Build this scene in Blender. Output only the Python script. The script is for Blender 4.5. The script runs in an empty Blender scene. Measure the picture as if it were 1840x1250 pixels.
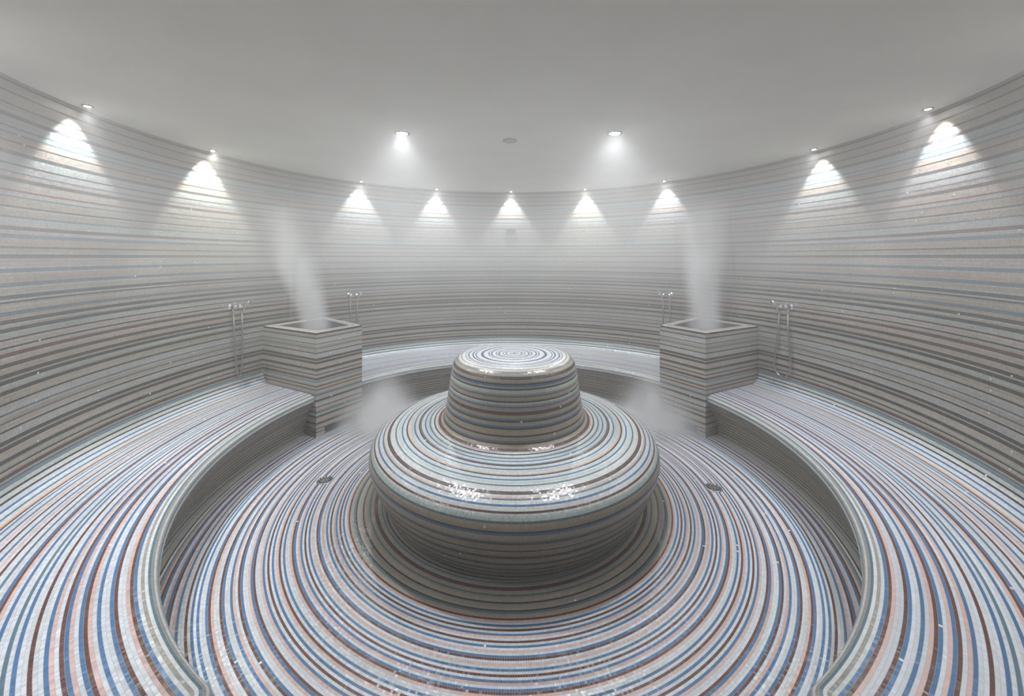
# Round mosaic steam room: striped tile walls, curved benches, a hat-shaped central seat,
# two steam chests, hand showers, spotlights in haze.  Units: metres, origin on the floor
# under the middle of the room, camera in the entrance at -y looking along +y.
import bpy, math, random
from math import sin, cos, pi, hypot, atan2, radians

random.seed(11)
S = 3.36                      # camera to room axis
RW = 0.94 * S                 # wall radius
ZC = 0.892 * S                # ceiling height
EYE = 0.573 * S
FPX = 703.0                   # focal length in pixels of the 1840 frame
ROW = 0.0122                   # tile row height along a profile
TILE = 0.0122                  # tile length along a ring
DOOR = radians(28.2)          # half angle of the entrance, seen from the room axis
col = bpy.context.scene.collection


# ------------------------------------------------------------------ helpers
def link(o, parent=None):
    col.objects.link(o)
    if parent:
        o.parent = parent
    return o


def tag(o, label=None, cat=None, group=None, kind=None):
    if label: o['label'] = label
    if cat: o['category'] = cat
    if group: o['group'] = group
    if kind: o['kind'] = kind
    return o


def empty(name, loc=(0, 0, 0), rz=0.0):
    o = bpy.data.objects.new(name, None)
    o.location = loc
    o.rotation_euler = (0, 0, rz)
    o.empty_display_size = 0.1
    return link(o)


class MB:
    """collects faces with tile coordinates and a colour per face"""
    def __init__(self):
        self.v = []; self.f = []; self.uv = []; self.c = []

    def quad(self, pts, uvs=None, c=(.5, .5, .5)):
        b = len(self.v)
        self.v += [tuple(p) for p in pts]
        self.f.append(tuple(range(b, b + len(pts))))
        self.uv += uvs if uvs else [(0.5, 0.5)] * len(pts)
        self.c.append(c)

    def grid(self, rows, closed=False, flip=False):
        """plain (untiled) grid of points -> faces sharing vertices"""
        b = len(self.v); n = len(rows[0])
        for r in rows: self.v += [tuple(p) for p in r]
        for i in range(len(rows) - 1):
            for j in range(n if closed else n - 1):
                k = (j + 1) % n
                f = (b + i * n + j, b + i * n + k, b + (i + 1) * n + k, b + (i + 1) * n + j)
                self.f.append(f[::-1] if flip else f)
                self.uv += [(0.5, 0.5)] * 4; self.c.append((.5, .5, .5))

    def face(self, idx):
        self.f.append(tuple(idx)); self.uv += [(0.5, 0.5)] * len(idx); self.c.append((.5, .5, .5))

    def tube(self, pts, r, n=10, cap=True):
        """tube along points; r a number or a list"""
        from mathutils import Vector
        P = [Vector(p) for p in pts]
        rows = []; up = None
        for i, p in enumerate(P):
            d = (P[min(i + 1, len(P) - 1)] - P[max(i - 1, 0)]).normalized()
            if up is None:
                up = d.orthogonal().normalized()
            up = (up - d * up.dot(d)).normalized()
            s = d.cross(up)
            rr = r[i] if isinstance(r, (list, tuple)) else r
            rows.append([p + (up * cos(2 * pi * k / n) + s * sin(2 * pi * k / n)) * rr for k in range(n)])
        b = len(self.v)
        self.grid(rows, closed=True)
        if cap:
            self.face([b + k for k in range(n)][::-1])
            e = b + (len(rows) - 1) * n
            self.face([e + k for k in range(n)])

    def box(self, x0, x1, y0, y1, z0, z1):
        p = [(x, y, z) for z in (z0, z1) for y in (y0, y1) for x in (x0, x1)]
        b = len(self.v); self.v += p
        for f in ((0, 2, 3, 1), (4, 5, 7, 6), (0, 1, 5, 4), (2, 6, 7, 3), (0, 4, 6, 2), (1, 3, 7, 5)):
            self.face([b + i for i in f])

    def disc_lathe(self, prof, n=32, axis='z'):
        """lathe of (radius, height) about local z, closed at zero radius ends"""
        rows = [[(r * cos(2 * pi * k / n), r * sin(2 * pi * k / n), z) for k in range(n)] for r, z in prof]
        if axis == 'y':
            rows = [[(x, -z, y) for x, y, z in r] for r in rows]
        self.grid(rows, closed=True)

    def build(self, name, mat, parent=None, smooth=False):
        me = bpy.data.meshes.new(name)
        me.from_pydata(self.v, [], self.f)
        uv = me.uv_layers.new(name='tile')
        uv.data.foreach_set('uv', [x for p in self.uv for x in p])
        ca = me.attributes.new('row_colour', 'FLOAT_COLOR', 'FACE')
        ca.data.foreach_set('color', [x for c in self.c for x in (*c, 1.0)])
        if smooth:
            me.polygons.foreach_set('use_smooth', [True] * len(me.polygons))
        me.materials.append(mat)
        me.update()
        o = bpy.data.objects.new(name, me)
        return link(o, parent)


def resample(prof, step=ROW):
    """polyline of (r,z) -> points spaced by one tile row"""
    L = [0]
    for a, b in zip(prof, prof[1:]): L.append(L[-1] + hypot(b[0] - a[0], b[1] - a[1]))
    n = max(1, round(L[-1] / step)); out = []; j = 0
    for i in range(n + 1):
        s = L[-1] * i / n
        while j < len(L) - 2 and L[j + 1] < s: j += 1
        t = (s - L[j]) / (L[j + 1] - L[j])
        out.append((prof[j][0] + t * (prof[j + 1][0] - prof[j][0]), prof[j][1] + t * (prof[j + 1][1] - prof[j][1])))
    return out


def smooth_poly(pts, n=8):
    """Catmull-Rom through (r,z) points"""
    out = []
    P = [pts[0]] + list(pts) + [pts[-1]]
    for i in range(1, len(P) - 2):
        for k in range(n):
            t = k / n; q = []
            for a in (0, 1):
                p0, p1, p2, p3 = (P[i + d][a] for d in (-1, 0, 1, 2))
                q.append(.5 * (2 * p1 + (p2 - p0) * t + (2 * p0 - 5 * p1 + 4 * p2 - p3) * t * t + (3 * p1 - p0 - 3 * p2 + p3) * t ** 3))
            out.append(tuple(q))
    out.append(pts[-1])
    return out


def lathe(name, prof, colours, a0, a1, mat, parent=None, nseg=None, flip=False, v0=0):
    """tiled surface of revolution.  azimuth measured from +y towards +x."""
    if nseg is None: nseg = max(8, int(abs(a1 - a0) / (2 * pi) * 320))
    me = MB()
    closed = abs(abs(a1 - a0) - 2 * pi) < 1e-6
    n = nseg if closed else nseg + 1
    A = [a0 + (a1 - a0) * i / nseg for i in range(nseg + 1)]
    for r, z in prof:
        me.v += [(r * sin(a), r * cos(a), z) for a in A[:n]]
    for i in range(len(prof) - 1):
        rm = (prof[i][0] + prof[i + 1][0]) / 2
        c = colours[i % len(colours)]
        cnt = max(1, round(2 * pi * rm / TILE))
        for j in range(nseg):
            k = (j + 1) % n
            f = (i * n + j, i * n + k, (i + 1) * n + k, (i + 1) * n + j)
            u0 = A[j] / (2 * pi) * cnt + 500; u1 = A[j + 1] / (2 * pi) * cnt + 500
            w = [(u0, v0 + i), (u1, v0 + i), (u1, v0 + i + 1), (u0, v0 + i + 1)]
            if flip: f = f[::-1]; w = w[::-1]
            me.f.append(f); me.uv += w; me.c.append(c)
    return me.build(name, mat, parent, smooth=True)


# ------------------------------------------------------------------ materials
def new_mat(name):
    m = bpy.data.materials.new(name); m.use_nodes = True
    return m, m.node_tree.nodes, m.node_tree.links, m.node_tree.nodes['Principled BSDF']


def math_node(nt, op, a, b=None, c=None, clamp=False):
    n = nt.nodes.new('ShaderNodeMath'); n.operation = op; n.use_clamp = clamp
    for i, x in enumerate((a, b, c)):
        if x is None: continue
        if isinstance(x, (int, float)): n.inputs[i].default_value = x
        else: nt.links.new(x, n.inputs[i])
    return n.outputs[0]


def mosaic_material(name, tilt=0.07, rough=0.27, grout=(.25, .24, .22)):
    m, N, L, bsdf = new_mat(name); nt = m.node_tree
    M = lambda *a, **k: math_node(nt, *a, **k)
    uv = N.new('ShaderNodeUVMap'); uv.uv_map = 'tile'
    sp = N.new('ShaderNodeSeparateXYZ'); L.new(uv.outputs[0], sp.inputs[0])
    u, v = sp.outputs[0], sp.outputs[1]
    fu, fv = M('FLOOR', u), M('FLOOR', v)
    du = M('ABSOLUTE', M('SUBTRACT', M('FRACT', u), .5)); dv = M('ABSOLUTE', M('SUBTRACT', M('FRACT', v), .5))
    edge = M('MAXIMUM', du, dv)
    is_tile = M('LESS_THAN', edge, 0.462)
    cid = N.new('ShaderNodeCombineXYZ'); L.new(fu, cid.inputs[0]); L.new(fv, cid.inputs[1])
    wn = N.new('ShaderNodeTexWhiteNoise'); wn.noise_dimensions = '2D'; L.new(cid.outputs[0], wn.inputs['Vector'])
    at = N.new('ShaderNodeAttribute'); at.attribute_name = 'row_colour'
    # slow drift along each ring: the mosaic was set by hand from mixed glass
    sc = N.new('ShaderNodeVectorMath'); sc.operation = 'MULTIPLY'; sc.inputs[1].default_value = (0.012, 0.37, 1)
    L.new(cid.outputs[0], sc.inputs[0])
    drift = N.new('ShaderNodeTexNoise'); drift.noise_dimensions = '2D'; drift.inputs['Scale'].default_value = 1.0
    drift.inputs['Detail'].default_value = 1.0
    L.new(sc.outputs[0], drift.inputs['Vector'])
    gain = M('ADD', M('MULTIPLY', wn.outputs['Value'], 0.20), 0.90)
    gain = M('MULTIPLY', gain, M('ADD', M('MULTIPLY', drift.outputs[0], 0.40), 0.80))
    vm = N.new('ShaderNodeVectorMath'); vm.operation = 'SCALE'
    L.new(at.outputs['Color'], vm.inputs[0]); L.new(gain, vm.inputs['Scale'])
    # a few odd pale tiles replaced over the years
    odd = M('GREATER_THAN', wn.outputs['Value'], 0.9992)
    mo = N.new('ShaderNodeMix'); mo.data_type = 'RGBA'
    L.new(odd, mo.inputs['Factor']); L.new(vm.outputs[0], mo.inputs['A']); mo.inputs['B'].default_value = (.62, .62, .60, 1)
    mg = N.new('ShaderNodeMix'); mg.data_type = 'RGBA'
    mg.inputs['A'].default_value = (*grout, 1)
    L.new(is_tile, mg.inputs['Factor']); L.new(mo.outputs['Result'], mg.inputs['B'])
    L.new(mg.outputs['Result'], bsdf.inputs['Base Color'])
    L.new(M('SUBTRACT', 0.7, M('MULTIPLY', is_tile, 0.7 - rough)), bsdf.inputs['Roughness'])
    bsdf.inputs['IOR'].default_value = 1.5
    # every tile sits a little out of true
    geo = N.new('ShaderNodeNewGeometry')
    a = N.new('ShaderNodeVectorMath'); a.operation = 'SUBTRACT'; a.inputs[1].default_value = (.5, .5, .5)
    L.new(wn.outputs['Color'], a.inputs[0])
    b = N.new('ShaderNodeVectorMath'); b.operation = 'SCALE'; L.new(a.outputs[0], b.inputs[0])
    L.new(M('MULTIPLY', is_tile, tilt * 2), b.inputs['Scale'])
    c = N.new('ShaderNodeVectorMath'); c.operation = 'ADD'; L.new(geo.outputs['Normal'], c.inputs[0]); L.new(b.outputs[0], c.inputs[1])
    d = N.new('ShaderNodeVectorMath'); d.operation = 'NORMALIZE'; L.new(c.outputs[0], d.inputs[0])
    L.new(d.outputs[0], bsdf.inputs['Normal'])
    return m


def plain(name, colr, rough=.5, metal=0.0, noise=0.0):
    m, N, L, bsdf = new_mat(name)
    bsdf.inputs['Roughness'].default_value = rough
    bsdf.inputs['Metallic'].default_value = metal
    if noise:
        t = N.new('ShaderNodeTexCoord'); n = N.new('ShaderNodeTexNoise'); n.inputs['Scale'].default_value = 2.2
        n.inputs['Detail'].default_value = 4
        L.new(t.outputs['Object'], n.inputs['Vector'])
        r = N.new('ShaderNodeValToRGB')
        r.color_ramp.elements[0].position = .3; r.color_ramp.elements[1].position = .7
        r.color_ramp.elements[0].color = (*[x * (1 - noise) for x in colr], 1)
        r.color_ramp.elements[1].color = (*[min(1, x * (1 + noise)) for x in colr], 1)
        L.new(n.outputs[0], r.inputs[0]); L.new(r.outputs[0], bsdf.inputs['Base Color'])
    else:
        bsdf.inputs['Base Color'].default_value = (*colr, 1)
    return m


def emit_mat(name, colr, strength):
    m, N, L, bsdf = new_mat(name)
    bsdf.inputs['Base Color'].default_value = (.8, .8, .8, 1)
    bsdf.inputs['Emission Color'].default_value = (*colr, 1)
    bsdf.inputs['Emission Strength'].default_value = strength
    return m


MOSAIC = mosaic_material('mosaic_tile')
WALLMOSAIC = mosaic_material('wall_mosaic_tile', rough=.45)
PLASTER = plain('ceiling_plaster', (.88, .85, .785), .75, noise=.03)
CHROME = plain('chrome', (.72, .72, .74), .16, 1.0)
STEEL = plain('brushed_steel', (.36, .36, .38), .35, 1.0)
DARK = plain('dark_recess', (.030, .028, .034), .6)
BASIN = plain('basin_metal', (.12, .11, .13), .4, .6)
RINGGREY = plain('grey_ring', (.50, .49, .47), .5)
VENTGREY = plain('vent_grey', (.07, .07, .08), .5)
WHITEP = plain('white_plastic', (.60, .60, .60), .4)
LENS = emit_mat('lamp_lens', (.93, .97, 1.0), 60)
LENSBIG = emit_mat('downlight_lens', (.90, .95, 1.0), 90)

# ------------------------------------------------------------------ tile colours (base colours of the glass)
W = (.47, .495, .53); W2 = (.46, .475, .475); M_ = (.36, .425, .40); P = (.49, .335, .305); B = (.032, .115, .25)
D = (.075, .020, .015); T = (.295, .24, .18); G = (.225, .215, .195); K = (.022, .024, .028); N_ = (.06, .12, .16); O = (.55, .30, .17)  # tan and grey darkened partly as painted shade on riser and base


def seq(s):
    t = dict(W=W, w=W2, M=M_, P=P, B=B, D=D, T=T, G=G, K=K, N=N_, O=O)
    return [t[ch] for ch in s if ch in t]


FLOOR_OUT_IN = seq('GKGNGGTKwNGPDBWPBDWPBwWDwBWBwWBDPwWDBwWBPWDBWwPBDWWPBwDWBWPDWBwWPDBWPBWDWBwPWDBWPWBwDWPBWDWBWPDTGNKTGGKTTGNTGDKTGN')
wall_rows = []
TP = (.335, .262, .215); TW = (.295, .248, .192); MW = (.285, .322, .295); WW = (.32, .315, .295)      # paler wall glass
rnd = random.Random(5)
while len(wall_rows) < 260:
    h = len(wall_rows) * ROW
    n = rnd.choice([1, 2, 3, 3, 4]) if h < 1.75 else rnd.choice([2, 3, 4, 4, 5])
    base = rnd.choice([MW, TW, WW, MW, TW, TW, TP, TW])
    for i in range(n):
        wall_rows.append(base if rnd.random() < .7 else rnd.choice([WW, TW, MW, TP]))
    d = rnd.choice([K, K, K, N_, D, K])
    wall_rows += [d] * (2 if rnd.random() < .45 else 1)

# ------------------------------------------------------------------ setting
nose_r = 0.668 * S                     # inner edge of the bench nose
foot_r = 0.722 * S
BZ = 0.134 * S                         # bench height
cove = 0.13

# floor
fr = [(0.02 + i * ROW, 0) for i in range(int(4.95 / ROW))]
fcol = []
for i in range(len(fr)):
    k = round((foot_r - fr[i][0]) / ROW)
    fcol.append(FLOOR_OUT_IN[k % len(FLOOR_OUT_IN)])
fl = lathe('floor', fr, fcol, 0, 2 * pi, MOSAIC, nseg=320, flip=True)
tag(fl, kind='structure')

# ceiling: flat plaster slab
mb = MB(); n = 96; R = 5.2
ang = [2 * pi * k / n for k in range(n)]
mb.v = [(R * cos(a), R * sin(a), ZC) for a in ang] + [(R * cos(a), R * sin(a), ZC + .2) for a in ang]
mb.face(list(range(n))[::-1]); mb.face(list(range(n, 2 * n)))
for k in range(n): mb.face([k, (k + 1) % n, n + (k + 1) % n, n + k])
tag(mb.build('ceiling', PLASTER), kind='structure')

# the round wall, three runs divided at the steam chests
k0 = int((BZ + cove) / ROW)
wz = [(RW, z * ROW) for z in range(k0, int(ZC / ROW) + 1)] + [(RW, ZC)]
C1 = 2 * pi * 276 / round(2 * pi * RW / TILE)
for nm, a0, a1 in (('wall_left', -(pi - DOOR), -C1), ('wall_back', -C1, C1), ('wall_right', C1, pi - DOOR)):
    o = lathe(nm, wz, wall_rows[k0:], a0, a1, WALLMOSAIC, v0=k0)
    sd = o.modifiers.new('thickness', 'SOLIDIFY'); sd.thickness = .14; sd.offset = -1
    tag(o, kind='structure')
# entrance behind the camera
xe, ye = RW * sin(DOOR), -RW * cos(DOOR)
for nm, b in (('wall_entry_left', (-xe - .12, -xe, -4.7, ye)), ('wall_entry_right', (xe, xe + .12, -4.7, ye)), ('wall_entry_back', (-xe, xe, -4.82, -4.7))):
    mb = MB(); mb.box(*b, 0, ZC)
    tag(mb.build(nm, PLASTER), kind='structure')


# ------------------------------------------------------------------ benches
def arc_pts(c, r, t0, t1, n=8):
    return [(c[0] + r * cos(t0 + (t1 - t0) * i / n), c[1] + r * sin(t0 + (t1 - t0) * i / n)) for i in range(n + 1)]


top_prof = [(nose_r + .10, BZ), (RW - cove, BZ)] + arc_pts((RW - cove, BZ + cove), cove, -pi / 2, 0, 8)[1:] + [(RW, k0 * ROW)]
nose_prof = [(nose_r + .10, BZ), (nose_r + .06, BZ - .002)] + [(nose_r + .058 + .058 * cos(t), BZ - .060 + .058 * sin(t)) for t in [pi / 2 + i * pi / 16 for i in range(1, 11)]]
riser_prof = smooth_poly([nose_prof[-1], (nose_r + .05, BZ - .16), (nose_r + .11, .20), (nose_r + .15, .10), (foot_r, 0.0)])
top_prof = resample(top_prof); nose_prof = resample(nose_prof); riser_prof = resample(riser_prof)


def swept(mb, prof, end_sign, a_end, cols, a0, a1):
    """rows that follow the nose: arc of the room, a rounded corner, then radially out along the bench end.
    prof as (r,z) for the arc; offset from the inner nose edge = r - nose_r."""
    pr = nose_r + .10                              # pivot radius of the corner
    for i in range(len(prof) - 1):
        line = []
        for r, z in (prof[i], prof[i + 1]):
            o = r - nose_r; pts = []
            na = max(6, int(abs(a1 - a0) / (2 * pi) * 320))
            for j in range(na + 1):
                a = a0 + (a1 - a0) * j / na
                pts.append((r * sin(a), r * cos(a), z))
            if end_sign:
                # towards the entrance at a_end
                er = (sin(a_end), cos(a_end)); et = (cos(a_end) * end_sign, -sin(a_end) * end_sign)
                px, py = pr * er[0], pr * er[1]; rad = .10 - o
                if rad > 0:
                    for j in range(1, 9):
                        t = j / 8 * pi / 2
                        pts.append((px + rad * (-er[0] * cos(t) + et[0] * sin(t)), py + rad * (-er[1] * cos(t) + et[1] * sin(t)), z))
                else:
                    pts += [(px + rad * et[0] * j / 8, py + rad * et[1] * j / 8, z) for j in range(1, 9)]
                lx, ly, _ = pts[-1]
                for j in range(1, 5):
                    q = (RW - pr) * j / 4
                    pts.append((lx + er[0] * q, ly + er[1] * q, z))
            line.append(pts)
        s = 0; c = cols[i % len(cols)]
        b = len(mb.v)
        for j in range(len(line[0]) - 1):
            p0, p1, q1, q0 = line[0][j], line[0][j + 1], line[1][j + 1], line[1][j]
            ds = (hypot(p1[0] - p0[0], p1[1] - p0[1]) + hypot(q1[0] - q0[0], q1[1] - q0[1])) / 2 / TILE
            f = [p0, p1, q1, q0]; w = [(s, i), (s + ds, i), (s + ds, i + 1), (s, i + 1)]
            mb.quad(f, w, c)
            s += ds


def weld_smooth(o):
    import bmesh
    bm = bmesh.new(); bm.from_mesh(o.data)
    bmesh.ops.remove_doubles(bm, verts=bm.verts, dist=1e-5)
    bmesh.ops.recalc_face_normals(bm, faces=bm.faces)
    for f in bm.faces: f.smooth = True
    bm.to_mesh(o.data); bm.free()


def bench(label, a0, a1, end_sign, a_end):
    root = empty('curved_bench')
    tag(root, label, 'bench', 'curved benches around the wall')
    me = MB()
    # seat: top and cove rows as plain rings, nose rows swept round the end
    na = max(8, int(abs(a1 - a0) / (2 * pi) * 320))
    A = [a0 + (a1 - a0) * i / na for i in range(na + 1)]
    for i in range(len(top_prof) - 1):
        (r0, z0), (r1, z1) = top_prof[i], top_prof[i + 1]
        cnt = round(2 * pi * (r0 + r1) / 2 / TILE)
        for j in range(na):
            a, b = A[j], A[j + 1]
            me.quad([(r0 * sin(a), r0 * cos(a), z0), (r0 * sin(b), r0 * cos(b), z0), (r1 * sin(b), r1 * cos(b), z1), (r1 * sin(a), r1 * cos(a), z1)],
                    [(a / (2 * pi) * cnt + 900, 40 + i), (b / (2 * pi) * cnt + 900, 40 + i), (b / (2 * pi) * cnt + 900, 41 + i), (a / (2 * pi) * cnt + 900, 41 + i)],
                    TOPC[i % len(TOPC)])
    s0, s1 = (a0, a1) if (not end_sign or abs(a1 - a_end) < 1e-6) else (a1, a0)
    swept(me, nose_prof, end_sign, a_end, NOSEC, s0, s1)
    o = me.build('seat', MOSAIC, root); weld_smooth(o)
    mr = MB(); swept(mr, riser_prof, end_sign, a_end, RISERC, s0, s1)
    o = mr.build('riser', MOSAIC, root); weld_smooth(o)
    return root


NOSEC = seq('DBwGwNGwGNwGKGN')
TOPC = seq('PWWDBWWBWPDBWPBDWPBWWDWWBWNWWBWPDBWWNWWDWPWBWWDWPWNWWBWDOWWNWWBWWKwwKMwNMwKMMKTTKKMMKTTTK')
RISERC = seq('GKTGKTTGKTGKGTKTGGKTTKGTKTGKGGKTTGKTGKGTKTTKG')  # tan, grey and black stripes, set darker to deepen shade below the nose
bench('long curved mosaic bench on the left, from the entrance to the left steam chest', -radians(66.4), -(pi - DOOR), -1, -(pi - DOOR))
bench('hazy curved mosaic bench along the back wall between both steam chests', -radians(53.6), radians(53.6), 0, 0)
bench('long curved mosaic bench on the right with rounded end corner near the entrance', radians(66.4), pi - DOOR, 1, pi - DOOR)

# ------------------------------------------------------------------ central seat (hat-shaped, round)
cs = empty('central_seat', (0.008 * S, 0, 0))
tag(cs, 'round hat-shaped mosaic seat with drum backrest in the middle of the floor', 'seat')
base_p = resample([(r * S, z * S) for r, z in smooth_poly([(.306, 0), (.311, .012), (.327, .045), (.341, .080)])])
seat_p = resample([(r * S, z * S) for r, z in smooth_poly([(.341, .080), (.3475, .098), (.349, .114), (.345, .128), (.335, .140), (.318, .149), (.29, .157), (.25, .1625), (.21, .166), (.19, .169)])])
back_p = resample([(r * S, z * S) for r, z in smooth_poly([(.19, .169), (.181, .174), (.1755, .184), (.171, .205), (.167, .228), (.161, .27), (.156, .298), (.152, .309), (.144, .318), (.13, .3235), (.10, .325), (.05, .326), (.004, .326)])])
lathe('base', base_p, seq('TTKGTKTGKGTTKNTTGDKTGTK'), 0, 2 * pi, MOSAIC, cs, flip=False)  # tan and dark rows, darkened to paint shade below the seat rim
lathe('seat', seat_p, seq('TTGDNTTTBKTTTNMMwDwwBwwNPwKDwwwNwMwBwwKPwMwBwwDNwwBwMNwwKwPwMKwBMwKwMNKTK'), 0, 2 * pi, MOSAIC, cs)
lathe('backrest', back_p, seq('KDTTKNTTKTTTKBTTKNTTDKTTBTMKTTNTMMKTBKTTKKTTNTwGwwGwBwwDwBwwwDBwwwBwDwwBwDWwBwDwwNwwD'), 0, 2 * pi, MOSAIC, cs)


# ------------------------------------------------------------------ steam chests
def tile_face(mb, p, q, z0, z1, cols, u0=0.0, rows=None):
    """vertical tiled rectangle from plan point p to q, split in the same rows as the wall"""
    ln = hypot(q[0] - p[0], q[1] - p[1]) / TILE
    k = int(round(z0 / ROW)); z = z0
    while z < z1 - 1e-6:
        zn = min((k + 1) * ROW, z1)
        f = (zn - z) / ROW
        mb.quad([(*p, z), (*q, z), (*q, zn), (*p, zn)], [(u0, k), (u0 + ln, k), (u0 + ln, k + f), (u0, k + f)], cols[k % len(cols)])
        z = zn; k += 1


def lerp(p, q, t): return (p[0] + (q[0] - p[0]) * t, p[1] + (q[1] - p[1]) * t)


def steam_chest(sx, label):
    root = empty('steam_chest'); tag(root, label, 'steam chest', 'square steam chests on the bench')
    F = (.615 * S * sx, .2357 * S)
    Rr = (.525 * S * sx, .380 * S)
    Lw = (.866 * S * sx, .366 * S)                 # meets the wall
    Bw = (.748 * S * sx, .570 * S)
    H = .325 * S; slot = 7 * ROW
    m = MB()
    tile_face(m, F, Lw, 0, H, wall_rows)
    tile_face(m, F, Rr, slot, H, wall_rows)
    tile_face(m, Rr, Bw, slot, H, wall_rows)
    # inner lining of the slot under the front face
    I0, I1 = lerp(F, Lw, .35), lerp(Rr, Bw, .35)
    m.quad([(*F, slot), (*Rr, slot), (*Bw, slot), (*Lw, slot)])
    m.build('body', MOSAIC, root)
    # two feet at the ends of the front face
    for t0, t1 in ((0, .17), (.86, 1)):
        ft = MB()
        a, b = lerp(F, Rr, t0), lerp(F, Rr, t1)
        c, d = lerp(lerp(F, Rr, t1), lerp(Lw, Bw, t1), .3), lerp(lerp(F, Rr, t0), lerp(Lw, Bw, t0), .3)
        for p, q in ((a, b), (b, c), (c, d), (d, a)):
            tile_face(ft, p, q, 0, slot, wall_rows)
        ft.build('foot', MOSAIC, root)
    bk = MB()
    a, b = lerp(F, Lw, .42), lerp(Rr, Bw, .42)
    bk.quad([(*a, 0), (*b, 0), (*b, slot), (*a, slot)])
    bk.build('slot_lining', DARK, root)
    # top frame with an opening
    rim = MB(); zt = H + .022
    e = .012
    Q = [F, Rr, Bw, Lw]
    cx = sum(p[0] for p in Q) / 4; cy = sum(p[1] for p in Q) / 4
    out = [(p[0] + (cx - p[0]) * .012, p[1] + (cy - p[1]) * .012) for p in Q]
    inn = [lerp(p, (cx, cy), .27) for p in Q]
    for i in range(4):
        j = (i + 1) % 4
        ln = hypot(out[j][0] - out[i][0], out[j][1] - out[i][1]) / TILE
        nrow = 6
        for k in range(nrow):
            p0, p1 = lerp(out[i], inn[i], k / nrow), lerp(out[j], inn[j], k / nrow)
            q0, q1 = lerp(out[i], inn[i], (k + 1) / nrow), lerp(out[j], inn[j], (k + 1) / nrow)
            rim.quad([(*p0, zt), (*p1, zt), (*q1, zt), (*q0, zt)], [(0, k), (ln, k), (ln, k + 1), (0, k + 1)], (P, W, P, K, W, W2)[k])
        rim.quad([(*out[i], H), (*out[j], H), (*out[j], zt), (*out[i], zt)], [(0, 0), (ln, 0), (ln, 1), (0, 1)], K)  # black edge row paints the shade line under the cap
        rim.quad([(*inn[i], zt), (*inn[j], zt), (*inn[j], H - .05), (*inn[i], H - .05)], [(0, 0), (ln, 0), (ln, 2), (0, 2)], G)
    rim.build('top_frame', MOSAIC, root)
    bs = MB()
    for i in range(4):
        j = (i + 1) % 4
        bs.quad([(*inn[i], H - .05), (*inn[j], H - .05), (*lerp(inn[j], (cx, cy), .1), H - .2), (*lerp(inn[i], (cx, cy), .1), H - .2)])
    bs.quad([(*lerp(p, (cx, cy), .1), H - .2) for p in inn])
    bs.build('basin', BASIN, root)
    return (cx, cy, H)


chL = steam_chest(-1, 'square mosaic steam chest on the left, its plume leaning left')
chR = steam_chest(1, 'square mosaic steam chest on the right, its plume rising straight')


# ------------------------------------------------------------------ hand showers on the wall
def hand_shower(az, s, label, loop):
    """az azimuth of the fitting, s = +1 when the valve sits to the right of the handset"""
    root = empty('hand_shower', (RW * sin(az), RW * cos(az), 1.37), -az)
    tag(root, label, 'shower', 'chrome hand showers on the wall')
    # local frame: x along the wall to the right, -y into the room, z up
    v = MB()
    v.disc_lathe([(0, 0), (.034, 0), (.034, .006), (.019, .009), (.017, .05), (.024, .052), (.024, .075), (.020, .080), (0, .080)], 24, 'y')
    ov = v.build('valve', CHROME, root, True); ov.location = (s * .070, 0, .012)
    kb = MB(); kb.tube([(0, -.066, 0), (s * .012, -.070, .055)], [.006, .0045], 10)
    kb.build('lever', CHROME, ov, True)
    sp = MB(); sp.tube([(s * .070, -.03, .0), (s * .070, -.034, -.04), (s * .066, -.034, -.06)], [.009, .009, .008], 10)
    sp.build('outlet_elbow', CHROME, root, True)
    h = MB()
    h.disc_lathe([(0, 0), (.026, 0), (.026, .006), (.013, .009), (.012, .045), (0, .045)], 20, 'y')
    oh = h.build('holder', CHROME, root, True); oh.location = (-s * .044, 0, 0)
    hs = MB()
    hs.tube([(-s * .030, -.045, -.075), (-s * .038, -.05, -.03), (-s * .044, -.058, .012), (-s * .050, -.070, .035), (-s * .056, -.086, .045)],
            [.008, .0105, .012, .014, .018], 12)
    oo = hs.build('handset', CHROME, root, True)
    hd = MB(); hd.disc_lathe([(0, 0), (.014, 0), (.032, .014), (.034, .024), (.030, .027), (0, .027)], 24)
    od = hd.build('spray_head', CHROME, oo, True)
    od.location = (-s * .056, -.080, .046); od.rotation_euler = (radians(105), 0, -s * radians(15))
    # hose: from the outlet down, round the loop and back up to the handset
    drop, wide, lean = loop
    pts = []
    x0, x1 = s * .066, -s * .030
    z0, z1 = -.06, -.075
    for i in range(41):
        t = i / 40
        a = pi * t
        # narrow at the top, widening towards the bottom of the loop
        zz = -drop * (sin(a) ** .55)
        mid = (x0 + x1) / 2; h0 = (x0 - x1) * s / 2
        dep = sin(a) ** .55
        xx = mid + s * cos(a) * (h0 + (wide / .56 - h0) * dep ** 2) + s * lean * dep
        pts.append((xx, -.036 - .012 * sin(a), (z0 + z1) / 2 + zz))
    ho = MB(); ho.tube(pts, .0075, 10)
    ho.build('hose', STEEL, root, True)


hand_shower(-radians(72.6), -1, 'chrome hand shower left of the left steam chest, narrow hanging hose', (.69, .022, -.01))
hand_shower(-radians(45.2), -1, 'chrome hand shower on the back wall half behind the left steam chest', (.66, .035, .0))
hand_shower(radians(44.8), 1, 'chrome hand shower on the back wall half behind the right steam chest', (.66, .035, .0))
hand_shower(radians(72.5), 1, 'chrome hand shower right of the right steam chest, wide looped hose', (.69, .092, -.01))


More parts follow.
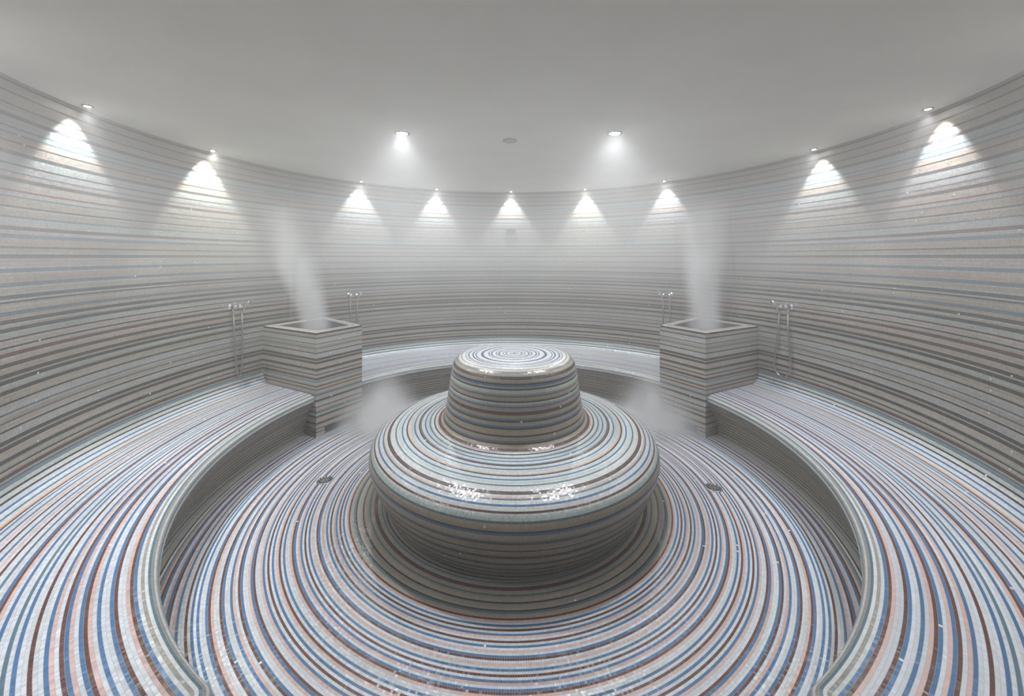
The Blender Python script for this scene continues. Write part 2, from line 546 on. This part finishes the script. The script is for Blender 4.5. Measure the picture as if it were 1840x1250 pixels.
# ------------------------------------------------------------------ floor drains
def drain(x, y, rz, label):
    root = empty('floor_drain', (x, y, .0015), rz)
    tag(root, label, 'drain', 'round steel floor drains')
    a = MB(); a.disc_lathe([(.046, 0), (.046, .004), (.062, .004), (.066, .001), (.066, 0)], 40)
    a.build('ring', STEEL, root, True)
    g = MB(); g.disc_lathe([(0, .0035), (.032, .0035), (.033, .001), (.046, .001)], 40)
    g.build('cover', STEEL, root)
    h = MB()
    for k in range(12):
        t = 2 * pi * k / 12
        c, s_ = cos(t), sin(t)
        q = [(.038, -.005), (.058, -.006), (.058, .006), (.038, .005)]
        h.quad([(u * c - w * s_, u * s_ + w * c, .0046) for u, w in q])
    tag(h.build('slots', DARK, root), 'ring of dark slots')
    return root


drain((584 - 918) / FPX * 402.8 / 402 * S, (402.8 / 402 - 1) * S, .2, 'round steel floor drain left of the central seat')
drain((1282 - 918) / FPX * 402.8 / 415 * S, (402.8 / 415 - 1) * S, 1.1, 'round steel floor drain right of the central seat')

# ------------------------------------------------------------------ vent on the back wall, disc in the ceiling
vt = empty('wall_vent', (0, RW, .697 * S))
tag(vt, 'small dark rectangular vent on the back wall below the middle spotlight', 'vent')
m = MB(); m.box(-.080, .080, -.022, 0, .034, .044); m.box(-.080, .080, -.022, 0, -.044, -.034)
m.box(-.080, -.072, -.022, 0, -.034, .034); m.box(.072, .080, -.022, 0, -.034, .034)
m.build('frame', VENTGREY, vt)
for z in (-.02, .0, .02):
    s_ = MB(); s_.box(-.072, .072, -.018, -.006, z - .004, z + .004); s_.build('slat', VENTGREY, vt)
m = MB(); m.box(-.072, .072, -.005, 0, -.034, .034); m.build('backing', DARK, vt)

dc = empty('ceiling_disc', ((916 - 918) / FPX * 1.073 * S, .073 * S, ZC))
tag(dc, 'small round disc flush in the ceiling between the two bright downlights', 'ceiling disc')
m = MB(); m.disc_lathe([(.05, 0), (.05, -.006), (.058, -.010), (.066, -.006), (.066, 0)], 40); m.build('rim', RINGGREY, dc, True)
m = MB(); m.disc_lathe([(0, -.006), (.05, -.006), (.05, 0)], 40); m.build('plate', WHITEP, dc)


# ------------------------------------------------------------------ lamps
def spot_data(name, watts, size, blend, colr, radius=.02):
    d = bpy.data.lights.new(name, 'SPOT')
    d.energy = watts; d.spot_size = size; d.spot_blend = blend; d.color = colr; d.shadow_soft_size = radius
    return d


def lamp(az, r, label, watts, tilt, size, blend, colr, big=False, fill_share=.54, group='wall-washing spotlights'):
    root = empty('downlight' if big else 'recessed_spotlight', (r * sin(az), r * cos(az), ZC), -az)
    tag(root, label, 'downlight' if big else 'spotlight', group)
    k = 1.3 if big else 0.62
    t = MB(); t.disc_lathe([(.034 * k, 0), (.034 * k, -.004), (.037 * k, -.010), (.050 * k, -.006), (.052 * k, 0)], 32)
    t.build('trim_ring', CHROME, root, True)
    g = MB(); g.disc_lathe([(.034 * k, -.003), (.026 * k, -.007), (.014 * k, -.010), (0, -.011)], 32)
    g.build('lens', LENSBIG if big else LENS, root, True)
    lo = bpy.data.objects.new('lamp_light', spot_data('lamp_light', watts, size, blend, colr, .055 if big else .025))
    link(lo, root)
    lo.location = (0, 0, -.03); lo.rotation_euler = (tilt, 0, 0)
    pd = spot_data('added_fill', watts * fill_share, radians(172 if big else 110), .25 if big else .9, colr, .03)      # added wide fill light, lifts the haze and ceiling
    po = link(bpy.data.objects.new('added_fill', pd), root); po.location = (0, 0, -.018)
    po.rotation_euler = (0 if big else radians(-38), 0, 0)
    return root


CW = (.93, .97, 1.0); CG = (.97, 1.0, .92); CV = (.96, .95, 1.0)
spots = [(-145, CW, 'near-left spotlight above the bench by the entrance', .55), (-123, CV, 'spotlight above the left bench beside the frame edge', 1.7),
         (-101, CW, 'spotlight far left by the ceiling edge, first of the left bench', 1.0), (-79, CG, 'bright greenish spotlight second from the left, in front of the left steam chest', 1.5),
         (-44, CW, 'spotlight on the back wall, leftmost of five', 1.0), (-22.5, CW, 'spotlight on the back wall, second of five from the left', 1.0),
         (0, CW, 'spotlight in the middle of the back wall above the vent', 1.0), (22.5, CG, 'warm-tinged spotlight on the back wall, second of five from the right', 1.0),
         (45, CV, 'spotlight on the back wall, rightmost of five', .8), (80, CW, 'spotlight second from the right, beyond the right steam chest', 1.0),
         (100, CV, 'spotlight far right by the ceiling edge, first of the right bench', 1.0), (123, CV, 'spotlight above the right bench beside the frame edge', .7),
         (145, CW, 'near-right spotlight above the bench by the entrance', .55)]
for az, c, lab, g in spots:
    lamp(radians(az), .911 * S, lab, 62 * g, radians(7), radians(76), .45, c)
for x, lab in ((-.281, 'bright downlight in the ceiling left of the middle'), (.268, 'bright downlight in the ceiling right of the middle')):
    lamp(atan2(x, .01), abs(x) * S, lab, 95, 0, radians(150), 1.0, CW, True, .30, 'bright central downlights')


# ------------------------------------------------------------------ steam
def steam_volume(name, loc, label, segs, density, noise_scale, group, flat=False):
    """steam: segs = list of (dx, dy, z, radius, strength) going up the middle line (local)"""
    m = MB(); n = 20
    rows = [[(x + r * cos(2 * pi * k / n), y + r * sin(2 * pi * k / n), z) for k in range(n)] for x, y, z, r, s_ in segs]
    m.grid(rows, closed=True)
    m.face(list(range(n))[::-1]); e = (len(rows) - 1) * n; m.face([e + k for k in range(n)])
    mat = bpy.data.materials.new(name + '_vapour'); mat.use_nodes = True
    nt = mat.node_tree; N = nt.nodes; L = nt.links
    N.clear()
    M = lambda *a, **k: math_node(nt, *a, **k)
    out = N.new('ShaderNodeOutputMaterial'); vs = N.new('ShaderNodeVolumeScatter')
    vs.inputs['Color'].default_value = (.97, .97, 1, 1); vs.inputs['Anisotropy'].default_value = .15
    L.new(vs.outputs[0], out.inputs['Volume'])
    tc = N.new('ShaderNodeTexCoord'); sp = N.new('ShaderNodeSeparateXYZ'); L.new(tc.outputs['Object'], sp.inputs[0])
    z0, z1 = segs[0][2], segs[-1][2]
    tt = M('DIVIDE', M('SUBTRACT', sp.outputs[2], z0), z1 - z0)

    def curve(idx, scale):
        r = N.new('ShaderNodeFloatCurve'); c = r.mapping.curves[0]
        r.mapping.use_clip = False
        pts = [((s_[2] - z0) / (z1 - z0), s_[idx] / scale) for s_ in segs]
        while len(c.points) < len(pts): c.points.new(.5, .5)
        for p, q in zip(c.points, pts): p.location = q
        r.mapping.update()
        L.new(tt, r.inputs['Value'])
        return M('MULTIPLY', r.outputs[0], scale)
    dx = M('SUBTRACT', sp.outputs[0], curve(0, 1.0)); dy = M('SUBTRACT', sp.outputs[1], curve(1, 1.0))
    rad = M('SQRT', M('ADD', M('MULTIPLY', dx, dx), M('MULTIPLY', dy, dy)))
    q = M('SUBTRACT', 1, M('DIVIDE', rad, curve(3, 1.0)), clamp=True)
    q = M('MULTIPLY', q, q)
    tex = N.new('ShaderNodeTexNoise'); tex.inputs['Scale'].default_value = noise_scale; tex.inputs['Detail'].default_value = 2
    mp = N.new('ShaderNodeMapping'); mp.inputs['Scale'].default_value = (1, 1, .45); L.new(tc.outputs['Object'], mp.inputs['Vector'])
    L.new(mp.outputs[0], tex.inputs['Vector'])
    nz = M('MULTIPLY', M('SUBTRACT', tex.outputs[0], .22, clamp=True), 2.2)
    L.new(M('MULTIPLY', M('MULTIPLY', M('MULTIPLY', q, nz), curve(4, 1.0)), density), vs.inputs['Density'])
    o = m.build(name, mat); o.location = loc
    tag(o, label, 'steam', group, 'stuff')
    return o


steam_volume('steam_plume', (chL[0] + .02, chL[1] - .03, chL[2] - .03), 'white steam plume leaning left as it rises from the left steam chest',
             [(-.47 * q, -.88 * q, z, r, a) for q, z, r, a in ((0, 0, .22, 1), (.05, .2, .22, 1), (.15, .5, .25, .8), (.26, .8, .30, .48), (.36, 1.15, .32, .16), (.45, 1.45, .33, 0))], 34, 3.0, 'steam plumes over the chests')
steam_volume('steam_plume', (chR[0] - .02, chR[1] - .03, chR[2] - .03), 'white steam plume rising straight from the right steam chest',
             [(0.0, 0, 0, .24, 1.0), (-.01, 0, .2, .24, 1.0), (-.03, 0, .5, .26, .8), (-.03, 0, .8, .30, .55), (0, 0, 1.15, .34, .3), (.03, 0, 1.6, .38, .0)], 34, 3.0, 'steam plumes over the chests')
for sx, lab in ((-1, 'low cloud of steam on the floor beside the left steam chest'), (1, 'low cloud of steam on the floor beside the right steam chest')):
    steam_volume('steam_cloud', ((.49 if sx > 0 else -.45) * S, .31 * S, .012), lab,
                 [(0, 0, 0, .62, .9), (0, .02, .08, .66, 1.0), (.02 * sx, .05, .2, .60, .7), (-.02 * sx, .1, .38, .5, .25), (-.05 * sx, .15, .62, .3, 0)], 16, 3.2, 'low steam clouds by the chests')

# ------------------------------------------------------------------ haze in the whole room
w = bpy.data.worlds.new('World'); bpy.context.scene.world = w; w.use_nodes = True
nt = w.node_tree; nt.nodes.clear()
wo = nt.nodes.new('ShaderNodeOutputWorld'); bg = nt.nodes.new('ShaderNodeBackground')
bg.inputs[0].default_value = (0, 0, 0, 1); bg.inputs[1].default_value = 0
nt.links.new(bg.outputs[0], wo.inputs['Surface'])
vs = nt.nodes.new('ShaderNodeVolumeScatter'); vs.inputs['Color'].default_value = (.98, .97, .96, 1)
vs.inputs['Anisotropy'].default_value = .35
geo = nt.nodes.new('ShaderNodeNewGeometry'); sp = nt.nodes.new('ShaderNodeSeparateXYZ')
nt.links.new(geo.outputs['Position'], sp.inputs[0])
mr = nt.nodes.new('ShaderNodeFloatCurve')
mul = nt.nodes.new('ShaderNodeMath'); mul.operation = 'DIVIDE'; mul.inputs[1].default_value = 3.0
nt.links.new(sp.outputs[2], mul.inputs[0]); nt.links.new(mul.outputs[0], mr.inputs['Value'])
cv = mr.mapping.curves[0]
HAZE = [(0, .012), (1.3, .018), (1.62, .05), (1.95, .135), (2.3, .14), (2.6, .07), (3.0, .04)]   # steam layer, thinned near the ceiling to shrink the lamp glow
while len(cv.points) < len(HAZE): cv.points.new(.5, .5)
for p_, (z_, d_) in zip(cv.points, HAZE): p_.location = (z_ / 3.0, d_ * 4); p_.handle_type = 'VECTOR'
mr.mapping.update()
mul2 = nt.nodes.new('ShaderNodeMath'); mul2.operation = 'DIVIDE'; mul2.inputs[1].default_value = 4.0
nt.links.new(mr.outputs[0], mul2.inputs[0]); nt.links.new(mul2.outputs[0], vs.inputs['Density'])
nt.links.new(vs.outputs[0], wo.inputs['Volume'])
w.cycles.volume_step_size = 2.5

# ------------------------------------------------------------------ camera
cam = bpy.data.cameras.new('camera'); co = bpy.data.objects.new('camera', cam); link(co)
co.location = (0, -S, EYE); co.rotation_euler = (pi / 2, 0, 0)
cam.sensor_fit = 'HORIZONTAL'; cam.sensor_width = 36.0; cam.lens = 36.0 * FPX / 1840
cam.shift_x = (920 - 918) / 1840
cam.shift_y = -(625 - 461) / 1840
cam.clip_start = .02
sc = bpy.context.scene
sc.camera = co
sc.view_settings.view_transform = 'Standard'; sc.view_settings.look = 'None'
sc.view_settings.gamma = 1; sc.view_settings.use_curve_mapping = False
sc.view_settings.exposure = 0.56
cy = sc.cycles
cy.use_denoising = True
cy.volume_bounces = 2; cy.max_bounces = 6; cy.diffuse_bounces = 3; cy.glossy_bounces = 2
cy.volume_step_rate = 3; cy.volume_max_steps = 64
cy.sample_clamp_indirect = 4
